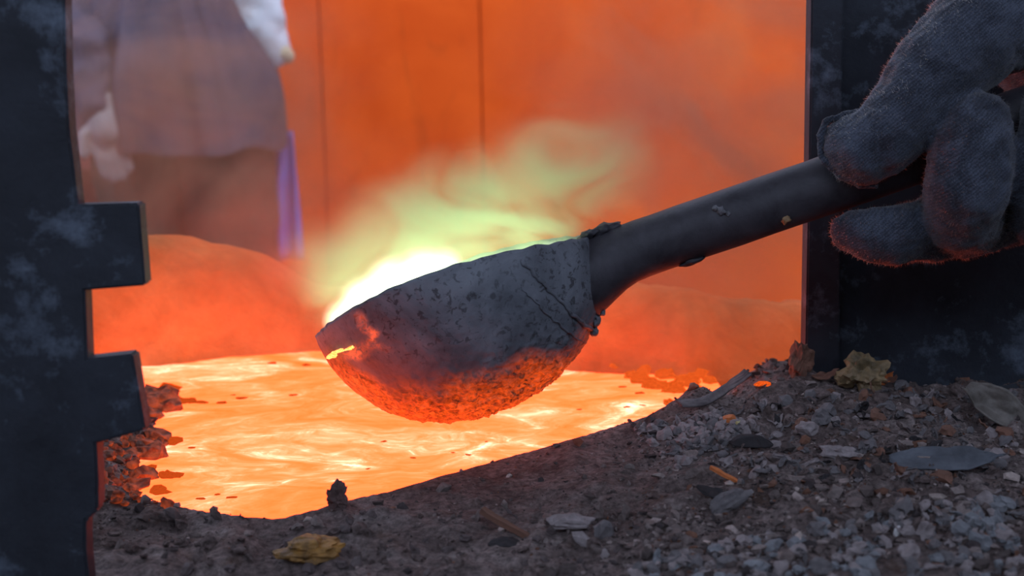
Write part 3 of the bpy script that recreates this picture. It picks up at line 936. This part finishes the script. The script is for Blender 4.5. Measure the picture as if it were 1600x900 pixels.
put('bark_strip', sheet_mesh(strip, (0.30, -0.6), 0.07, 1, 0.05, 26), mat_simple('grey_bark', (0.07, 0.06, 0.062), (0.19, 0.165, 0.165), 160, 0.9), 1118, 632, 62, (14, -19, 18), 'long curved grey bark strip lying along the rim of the bath', 'bark strip', 0.25, (1, 0.9, 0.8), True)
put('shell_flake', sheet_mesh(oval, (-0.28, -0.5), 0.06, 2, 0.06), M_DARK, 1176, 706, 34, (26, 6, 5), 'black domed flake with a pale lower edge on the ash heap', 'flake', 0.6, (1, 0.9, 1), True)
put('crumpled_foil', rock_mesh(4, (1, 0.7, 0.8), 0.55, 4, 1.3), M_OLIVE, 1348, 604, 36, (10, 20, 30), 'crumpled yellowish scorched lump at the foot of the black post', 'scrap lump', 0.55)
put('foil_tip', sheet_mesh(leaf, (0.3, 0.4), 0.06, 5, 0.25), M_ORANGE, 1386, 600, 14, (50, -40, 20), 'small orange flake stuck beside the crumpled yellowish lump', 'flake', 0.6)
put('copper_stick', sheet_mesh(strip, (-0.1, -0.6), 0.16, 6, 0.05), M_ORANGE, 1140, 755, 33, (0, 26, -28), 'orange copper sliver leaning on the dark hollow in the ash', 'sliver', 0.3, (1, 0.5, 1))
put('dark_hollow_flake', sheet_mesh(leaf, (0.25, 0.3), 0.06, 7, 0.1), M_DARK, 1122, 776, 34, (14, 8, -10), 'dark leaf-shaped flake under the orange copper sliver', 'flake', 0.12)
put('wood_splinter', sheet_mesh(strip, (0.03, -0.4), 0.2, 8, 0.04), M_BROWN, 790, 832, 46, (0, 20, -32), 'reddish brown wood splinter propped over a dark pit', 'splinter', 0.3, (1, 0.55, 1))
put('dark_pit_sheet', sheet_mesh(oval, (-0.3, -0.4), 0.08, 9, 0.1), M_DARK, 792, 850, 28, (15, 5, 10), 'dark curled sheet standing for the shaded pit beneath the brown wood splinter', 'chip', 0.2)  # dark sheet added to stand for the shade in a pit
put('flat_clinker', rock_mesh(10, (1, 0.55, 0.34), 0.35, 3), M_PALE, 892, 826, 36, (-6, 4, 6), 'flat pale pinkish slab of clinker resting on the ash', 'clinker slab', 0.3)
put('pale_sliver', rock_mesh(11, (1, 0.45, 0.5), 0.4), M_PALE, 912, 852, 22, (0, 30, -40), 'pale oblong stone just below the flat pinkish slab', 'stone', 0.3)
put('grey_shard', rock_mesh(12, (0.6, 0.5, 1), 0.6), M_GREY, 944, 838, 22, (10, 15, 20), 'upright grey shard beside the flat pinkish slab', 'shard', 0.4)
put('white_pebble', rock_mesh(13, (0.6, 0.6, 0.9), 0.25), M_PALE, 945, 872, 11, (0, 0, 0), 'small whitish pebble below the upright grey shard', 'pebble', 0.4)
put('ash_leaf', sheet_mesh(leaf, (0.12, 0.25), 0.035, 14, 0.10, 24), mat_simple('slate_flake', (0.055, 0.06, 0.07), (0.16, 0.175, 0.20), 60, 0.8), 1478, 738, 86, (24, -3, -8), 'broad dark slate-grey flake with a pale curled edge', 'flake', 0.24, (1, 0.75, 0.7), True)
put('rust_chip', sheet_mesh(leaf, (0.3, 0.3), 0.08, 15, 0.2), M_BROWN, 1404, 742, 22, (30, 20, 50), 'rusty chip against the end of the broad slate-grey flake', 'chip', 0.4)
put('curled_scrap', sheet_mesh(leaf, (0.2, 0.7), 0.05, 16, 0.22, 20), mat_simple('curled_scrap', (0.10, 0.085, 0.07), (0.26, 0.23, 0.20), 90, 0.6), 1568, 668, 64, (62, 30, -30), 'large curled scrap of grey metal beside the steel ledge', 'metal scrap', 0.45, (1, 0.9, 0.9), True)
put('brass_clump', rock_mesh(17, (1, 0.7, 0.40), 0.35, 4, 1.7), M_YELLOW, 486, 872, 48, (0, 0, 10), 'mustard-yellow clump of brass dross in the ash below the bath', 'dross clump', 0.3)
put('slag_spike', rock_mesh(18, (0.72, 0.5, 1), 0.6, 4, 1.4), mat_simple('slag_spike', (0.08, 0.05, 0.045), (0.18, 0.11, 0.10), 200, 0.9), 528, 795, 23, (0, 6, 0), 'jagged upright slag chunk on the rim of the bath', 'slag chunk', 0.8)
put('rust_lump', rock_mesh(19, (1, 0.8, 0.7), 0.4), M_ORANGE, 1140, 660, 11, (0, 0, 20), 'rust-orange nugget among the pale crumbs of the heap', 'nugget', 0.5)
put('brass_nugget', rock_mesh(20, (0.7, 0.6, 0.9), 0.3), mat_simple('brass_nugget', (0.5, 0.42, 0.16), (0.7, 0.62, 0.3), 200, 0.4), 1153, 668, 8, (0, 30, 20), 'pale yellow brass nugget touching the rust-orange one', 'nugget', 0.5)
put('round_clinker', rock_mesh(21, (1, 0.8, 0.75), 0.3, 3), M_PALE, 1260, 678, 17, (0, 0, 0), 'roundish pinkish clinker lump on the slope under the post', 'clinker lump', 0.45)
put('blue_clinker', rock_mesh(22, (1, 0.8, 0.8), 0.35, 3), M_GREY, 1284, 660, 17, (0, 0, 40), 'roundish blue-grey lump just above the pinkish clinker', 'clinker lump', 0.45)
put('flat_chip', rock_mesh(23, (1, 0.6, 0.4), 0.5, 3), M_PALE, 1312, 716, 28, (0, 8, -8), 'broken pale chip with a rusty end in the middle of the slope', 'chip', 0.35)
put('long_clinker', rock_mesh(24, (1, 0.4, 0.4), 0.4, 3), M_GREY, 1140, 794, 38, (0, -18, 24), 'long grey lump lying below the dark hollow', 'clinker lump', 0.3)
put('pinkish_stone', rock_mesh(25, (1, 0.8, 0.7), 0.25, 3), M_PALE, 1406, 814, 13, (0, 0, 0), 'smooth pinkish pebble near the bottom of the slope', 'pebble', 0.5)
put('white_stone', rock_mesh(26, (0.6, 0.6, 1), 0.2, 3), mat_simple('white_stone', (0.5, 0.48, 0.47), (0.68, 0.66, 0.64), 100, 0.9), 1402, 836, 10, (0, 15, 0), 'upright white pebble just under the smooth pinkish one', 'pebble', 0.5)
put('post_crust', rock_mesh(27, (0.55, 0.5, 1), 0.5, 4, 1.4), M_BROWN, 1250, 586, 30, (0, 8, 0), 'brown slag crust caked against the foot of the black post', 'slag crust', 0.7)
put('rust_flake', sheet_mesh(leaf, (0.3, 0.2), 0.08, 28, 0.2), M_BROWN, 1290, 596, 22, (20, -10, 10), 'rusty flake between the slag crust and the yellowish lump', 'flake', 0.4)

# crumbs one can pick apart: alike, in three groups
rocks = [rock_mesh(100 + k, (1, random.uniform(0.6, 1), random.uniform(0.45, 0.9)), random.uniform(0.35, 0.8), 2, random.uniform(1.2, 2.0)) for k in range(10)]
flakes = [sheet_mesh(random.choice((oval, leaf, strip)), (random.uniform(-.5, .8), random.uniform(-.8, .9)), 0.10, 130 + k, 0.38, 8) for k in range(14)]
LOOKS = {'pale_clinker': 'pale', 'ash_flake': 'grey', 'burnt_wood': 'rust-brown', 'charred_flake': 'black', 'blue_gravel': 'blue-grey', 'cinder': 'dark', 'ash': 'brown-grey', 'hot_lit_slag': 'orange-lit'}
def crumbs(name, n, zone, sizes, mats, label, cat, group, pf=0.25):
    k = 0
    while k < n:
        px, py, ok = zone()
        if not ok:
            continue
        g = ground(px, py)
        s = random.uniform(*sizes) * (g - CAM).dot(FWD) / F_PX
        flat = random.random() < pf
        me = random.choice(flakes if flat else rocks)
        m = random.choice(mats)
        rel = (s * F_PX / (g - CAM).dot(FWD) - sizes[0]) / (sizes[1] - sizes[0])
        look = ('small' if rel < 0.35 else 'large' if rel > 0.7 else 'middling') + ' ' + LOOKS.get(m.name, 'grey') + (' flat ' if flat else ' chunky ')
        key = me.name + m.name
        if key not in MATS:
            c = me.copy(); c.transform(Matrix.Scale(0.0022, 4)); c.materials.clear(); c.materials.append(m); c.polygons.foreach_set('use_smooth', [False] * len(c.polygons))
            MATS[key] = c
        o = bpy.data.objects.new(name, MATS[key]); COL.objects.link(o)
        o.location = g + Vector((0, 0, s * 0.35))
        tl = 0.55 if flat else 0.5
        o.rotation_euler = (random.gauss(0, tl), random.gauss(0, tl), random.uniform(0, 6.28))
        o.scale = (s / 0.0022,) * 3
        tag(o, look + label, cat, group)
        k += 1
def z_heap():
    px, py = random.gauss(1095, 55), random.gauss(678, 22)
    return px, py, 985 < px < 1230 and py < 735 and py > 690 - (px - 930) * 0.27
def z_slope():
    px, py = random.uniform(1150, 1590), random.uniform(600, 760)
    return px, py, py > 640 - (px - 1150) * 0.2
def z_fore():
    px, py = random.uniform(980, 1600), random.uniform(770, 915)
    return px, py, py > 900 - (px - 900) * 0.2
def z_low():
    px, py = random.uniform(150, 1000), random.uniform(800, 910)
    return px, py, py > 800
crumbs('clinker_crumb', 230, z_heap, (4, 12), [M_PALE, M_PALE, M_GREY], 'clinker crumb heaped below the bark strip', 'clinker crumb', 'pale clinker crumbs in the heap under the bark strip', 0.4)
crumbs('slag_chip', 290, z_slope, (5, 17), [M_GREY, M_GREY, M_GREY, M_PALE, M_ASH, M_BROWN, M_DARK], 'slag chip strewn on the slope before the black post', 'slag chip', 'slag chips on the slope before the post', 0.75)
crumbs('gravel_stone', 300, z_fore, (5, 18), [mat_simple('blue_gravel', (0.13, 0.135, 0.145), (0.33, 0.335, 0.35), 150, 0.9), M_GREY, M_PALE], 'gravel stone along the bottom of the ash slope', 'gravel stone', 'blue-grey gravel stones at the bottom of the slope', 0.4)
crumbs('dark_cinder', 120, z_low, (4, 15), [mat_simple('cinder', (0.07, 0.052, 0.05), (0.17, 0.13, 0.125), 150, 0.9), M_ASH, M_ASH], 'cinder lying in the ash below the bath', 'cinder', 'dull cinders in the ash below the bath', 0.3)

m_h, t_h = material('hot_lit_slag')
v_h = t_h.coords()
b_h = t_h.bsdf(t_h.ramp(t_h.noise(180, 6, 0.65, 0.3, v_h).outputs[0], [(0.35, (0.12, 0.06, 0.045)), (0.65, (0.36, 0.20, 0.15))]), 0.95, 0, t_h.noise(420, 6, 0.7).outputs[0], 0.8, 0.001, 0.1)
t_h.put(b_h.inputs['Emission Color'], (1.0, 0.12, 0.015))  # emission puts the bath's orange light into the hot slag's own colour
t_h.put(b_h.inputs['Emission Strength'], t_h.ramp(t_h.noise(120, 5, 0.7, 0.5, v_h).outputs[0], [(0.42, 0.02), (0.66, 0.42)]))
M_HOT_LIT = m_h
def z_bank():
    px, py = random.uniform(150, 268), random.uniform(685, 792)
    return px, py, True
crumbs('slag_lump', 110, z_bank, (5, 13), [M_HOT_LIT, M_HOT_LIT, M_BROWN], 'rubble lump on the bank between the notched plate and the bath', 'rubble lump', 'rubble lumps between the notched plate and the bath', 0.2)


# fine grit, uncountable
ico = bmesh.new(); bmesh.ops.create_icosphere(ico, subdivisions=1, radius=1.0)
iv = np.array([v.co[:] for v in ico.verts]); itf = np.array([[v.index for v in f.verts] for f in ico.faces]); ico.free()
NG = 18000
gx, gy = [], []
X = rng.uniform(-0.24, 0.34, NG * 5); Y = rng.uniform(0.40, 0.72, NG * 5)
keep = ~inside(X, Y)
keep &= ~((X < -0.115) & (Y < 0.45))
dens = 0.18 + 0.75 * sstep(0.0, 0.12, X) + 0.9 * sstep(0.50, 0.43, Y) * sstep(-0.02, 0.08, X) + 0.5 * sstep(-0.10, -0.16, X)
keep &= rng.uniform(0, 1.3, len(X)) < dens
X, Y = X[keep][:NG], Y[keep][:NG]
Z = H(X, Y)
n = len(X)
sz = np.minimum(0.0032, 0.00042 * (1 + rng.pareto(2.1, n)) * (0.85 + 0.7 * sstep(0.50, 0.43, Y) * sstep(-0.02, 0.08, X)))
pts = iv[None] * (1 + 0.45 * rng.normal(0, 1, (n, len(iv), 1)).clip(-1.2, 1.2))
pts = pts * np.stack([np.ones(n), rng.uniform(0.4, 1, n), rng.uniform(0.3, 0.9, n)], 1)[:, None, :] * sz[:, None, None]
ang = rng.uniform(0, 6.28, n); ca, sa = np.cos(ang)[:, None], np.sin(ang)[:, None]
pts = np.stack([pts[..., 0] * ca - pts[..., 1] * sa, pts[..., 0] * sa + pts[..., 1] * ca, pts[..., 2]], -1)
pts = pts + np.stack([X, Y, Z + sz * 0.25], 1)[:, None, :]
me = mesh(pts.reshape(-1, 3).tolist(), (itf[None] + (np.arange(n) * len(iv))[:, None, None]).reshape(-1, 3).tolist())
pal = np.array([(0.11, 0.10, 0.10), (0.17, 0.155, 0.155), (0.24, 0.225, 0.225), (0.35, 0.33, 0.33), (0.19, 0.11, 0.08), (0.07, 0.065, 0.07), (0.46, 0.44, 0.43)])
tint = pal[rng.choice(len(pal), n, p=[.25, .27, .2, .08, .08, .1, .02])] * rng.uniform(0.8, 1.2, (n, 1)) * np.array([1.12, 0.96, 0.88])
at = me.attributes.new('tint', 'FLOAT_COLOR', 'POINT')
at.data.foreach_set('color', np.repeat(np.concatenate([tint, np.ones((n, 1))], 1), len(iv), 0).ravel())
grit = link('ash_gravel', me, M_GRIT, smooth=False)
tag(grit, 'fine grey grit and crumbs covering the ash bank', 'gravel', kind='stuff')

# dross on the bath and embers at its corner
M_DROSS = mat_molten('glowing_dross', 1.0, [(0.34, (0.22, 0.020, 0.003)), (0.5, (0.60, 0.065, 0.008)), (0.66, (1.0, 0.13, 0.015))], 260, (1, 1, 1))
M_EMBER = mat_molten('ember', 1.9, [(0.40, (0.10, 0.007, 0.001)), (0.48, (0.28, 0.022, 0.002)), (0.55, (0.62, 0.07, 0.006)), (0.61, (1.0, 0.24, 0.04)), (0.68, (1.0, 0.62, 0.25))], 300, (1, 1, 1))
def float_on(name, px, py, size, sq, mat, label, cat, group, sub=2):
    p = PZ(px, py, 0.0)
    s = size * (p - CAM).dot(FWD) / F_PX
    rm = rock_mesh(random.randrange(900), sq, 0.7, sub, 1.8)
    rm.transform(Matrix.Scale(s, 4))
    o = link(name, rm, mat, None, False)
    o.location = p + Vector((0, 0, s * sq[2] * 0.3))
    o.rotation_euler = (0, 0, random.uniform(-.4, .4))
    return tag(o, label, cat, group)
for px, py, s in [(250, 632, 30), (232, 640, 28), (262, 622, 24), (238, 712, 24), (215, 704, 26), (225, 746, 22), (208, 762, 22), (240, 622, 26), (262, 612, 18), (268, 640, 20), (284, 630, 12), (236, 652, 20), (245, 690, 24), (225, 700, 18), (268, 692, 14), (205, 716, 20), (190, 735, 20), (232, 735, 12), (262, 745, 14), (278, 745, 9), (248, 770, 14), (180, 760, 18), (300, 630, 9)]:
    float_on('dross_crust', px, py, s, (1, 0.9, 0.55), M_HOT_LIT if s > 19 else M_DROSS, 'dark orange crust of dross beside the notched plate', 'dross', 'dross crusts along the edge by the notched plate')
for px, py, s in [(316, 630, 11), (346, 630, 10), (378, 623, 9), (458, 618, 7), (365, 618, 6), (426, 568, 8), (478, 571, 9), (975, 606, 9), (1002, 615, 8), (980, 637, 6), (1004, 634, 7), (966, 667, 5), (733, 712, 7), (708, 708, 5), (645, 716, 5), (600, 690, 5), (315, 780, 7), (340, 773, 6), (362, 778, 8), (300, 700, 6), (1040, 628, 5), (905, 640, 4), (760, 690, 3), (575, 733, 4)]:
    float_on('dross_flake', px, py, s, (1.1, 0.7, 0.25), M_DROSS, 'small dark orange flake of dross floating on the bath', 'dross', 'dross flakes floating on the bath', 1)
for px, py, s in [(1000, 598, 16), (1022, 606, 18), (1040, 590, 16), (1052, 612, 18), (1075, 602, 18), (1010, 582, 14), (985, 588, 10), (1066, 586, 16), (1090, 590, 14), (1030, 578, 12), (1086, 612, 12), (1046, 632, 10), (960, 578, 10), (930, 576, 9), (1108, 598, 12)]:
    float_on('ember', px, py, s, (1, 0.9, 0.7), M_EMBER, 'glowing ember heaped in the corner of the bath under the handle', 'ember', 'embers in the corner of the bath')
for k, (px, py, s, lb) in enumerate([(1215, 530, 20, 'bright flat ember burning on the lining beside the black post'), (1178, 524, 12, 'smaller flat ember burning on the lining beneath the handle')]):
    p = PY(px, py, 0.83)
    s = s * 0.83 / F_PX
    rm = rock_mesh(60 + k, (1.3, 0.7, 0.35), 0.6, 2)
    rm.transform(Matrix.Scale(s, 4))
    o = link('burning_coal', rm, M_EMBER, None, False)
    o.location = p
    tag(o, lb, 'ember')
o = put('ember_chip', rock_mesh(62, (1.2, 0.7, 0.5), 0.6), M_EMBER, 1192, 604, 11, (0, 0, 0), 'ember glowing on the crest of the ash near the slag crust', 'ember', 0.3)

# ================================================================== FLAME AND SMOKE
def cloud(name, blobs, label, cat, dens, col, emis, ecol, nscale, ndist, lo, hi, stretch=(1, 1, 1), rot=(0, 0, 0), seed=0.0, aniso=0.0, grow=1.0, voxel=0.006):
    """real gas: density and glow fall off from the blobs' centres and are torn by noise"""
    ctr = sum((Vector(b[0]) for b in blobs), Vector()) / len(blobs)
    me = blobmesh([[(b[0], b[1] * grow)] for b in blobs], voxel, 2)
    m, t = material(name)
    tc = t.n('ShaderNodeTexCoord').outputs['Object']
    tot = None
    for p, r, w in blobs:
        q = Vector(p) - ctr
        dst = t.n('ShaderNodeVectorMath', {0: tc, 1: tuple(q)}, operation='DISTANCE').outputs['Value']
        mr = t.n('ShaderNodeMapRange', {'Value': dst, 'From Min': 0.0, 'From Max': r, 'To Min': w, 'To Max': 0.0}, interpolation_type='SMOOTHSTEP').outputs[0]
        tot = mr if tot is None else t.math('ADD', tot, mr)
    mp = t.n('ShaderNodeMapping', {'Vector': tc, 'Scale': stretch, 'Rotation': rot, 'Location': (seed, seed * 0.7, seed * 1.3)}).outputs[0]
    nz = t.noise(nscale, 5, 0.55, ndist, mp).outputs[0]
    nz = t.n('ShaderNodeMapRange', {'Value': nz, 'From Min': lo, 'From Max': hi, 'To Min': 0.0, 'To Max': 1.0}, interpolation_type='SMOOTHSTEP').outputs[0]
    f = t.math('MULTIPLY', tot, nz)
    pv = t.n('ShaderNodeVolumePrincipled', {'Color': col, 'Density': t.math('MULTIPLY', f, dens), 'Anisotropy': aniso, 'Emission Color': ecol, 'Emission Strength': t.math('MULTIPLY', f, emis)})
    t.put(t.out.inputs['Volume'], pv.outputs[0])
    o = link(name, me, m, None, True, ctr)
    tag(o, label, cat, kind='stuff')
    return o

FD = LDEP + 0.012
def fb(px, py, r, w=1.0, dd=0.0):
    d = FD + dd
    return (P(px, py, d), r * d / F_PX, w)

cloud('white_flame', [fb(538, 500, 40), fb(572, 474, 52), fb(615, 448, 58), fb(658, 430, 54), (P(694, 418, FD), 40 * FD / F_PX, 0.8)],
      'white-hot flame burning on the metal in the ladle', 'flame', 4.0, (0.9, 1.0, 0.8), 300.0, (0.80, 1.0, 0.66), 46, 0.8, 0.25, 0.55, seed=2.0, voxel=0.003)
cloud('green_fume', [fb(540, 440, 100, 0.7), fb(620, 380, 125), fb(710, 338, 130), fb(800, 305, 130), fb(875, 262, 115, 1.0), fb(945, 275, 110, 0.65), fb(860, 350, 95, 0.8), fb(500, 410, 85, 0.45), fb(970, 230, 80, 0.35)],
      'pale green fume drifting off the burning metal in the ladle', 'fume', 40.0, (0.78, 0.95, 0.58), 3.0, (0.44, 1.0, 0.32), 15, 1.8, 0.30, 0.62, (1, 1, 1.6), (0, 0.5, 0), 5.0)
def sb(px, py, d, r, w):
    return (P(px, py, d), r, w)
cloud('furnace_smoke', [sb(300, 330, 0.92, 0.15, 1.2), sb(200, 200, 0.96, 0.16, 1.1), sb(340, 110, 0.98, 0.16, 0.9), sb(430, 410, 0.88, 0.10, 1.0), sb(448, 405, 0.80, 0.030, 3.0), sb(620, 470, 0.85, 0.14, 0.8), sb(900, 480, 0.82, 0.13, 0.7), sb(1010, 300, 0.85, 0.13, 1.0), sb(1110, 200, 0.9, 0.15, 1.0), sb(1200, 90, 0.92, 0.15, 1.0), sb(1180, 400, 0.85, 0.15, 1.0), sb(1120, 540, 0.78, 0.08, 1.0), sb(950, 150, 0.95, 0.13, 0.6)],
      'thin orange-lit smoke rising from the bath', 'smoke', 6.5, (0.95, 0.50, 0.30), 0.0, (1, 1, 1), 9, 1.6, 0.36, 0.70, (1, 1, 1.3), (0, 0.6, 0), 1.0, voxel=0.012)
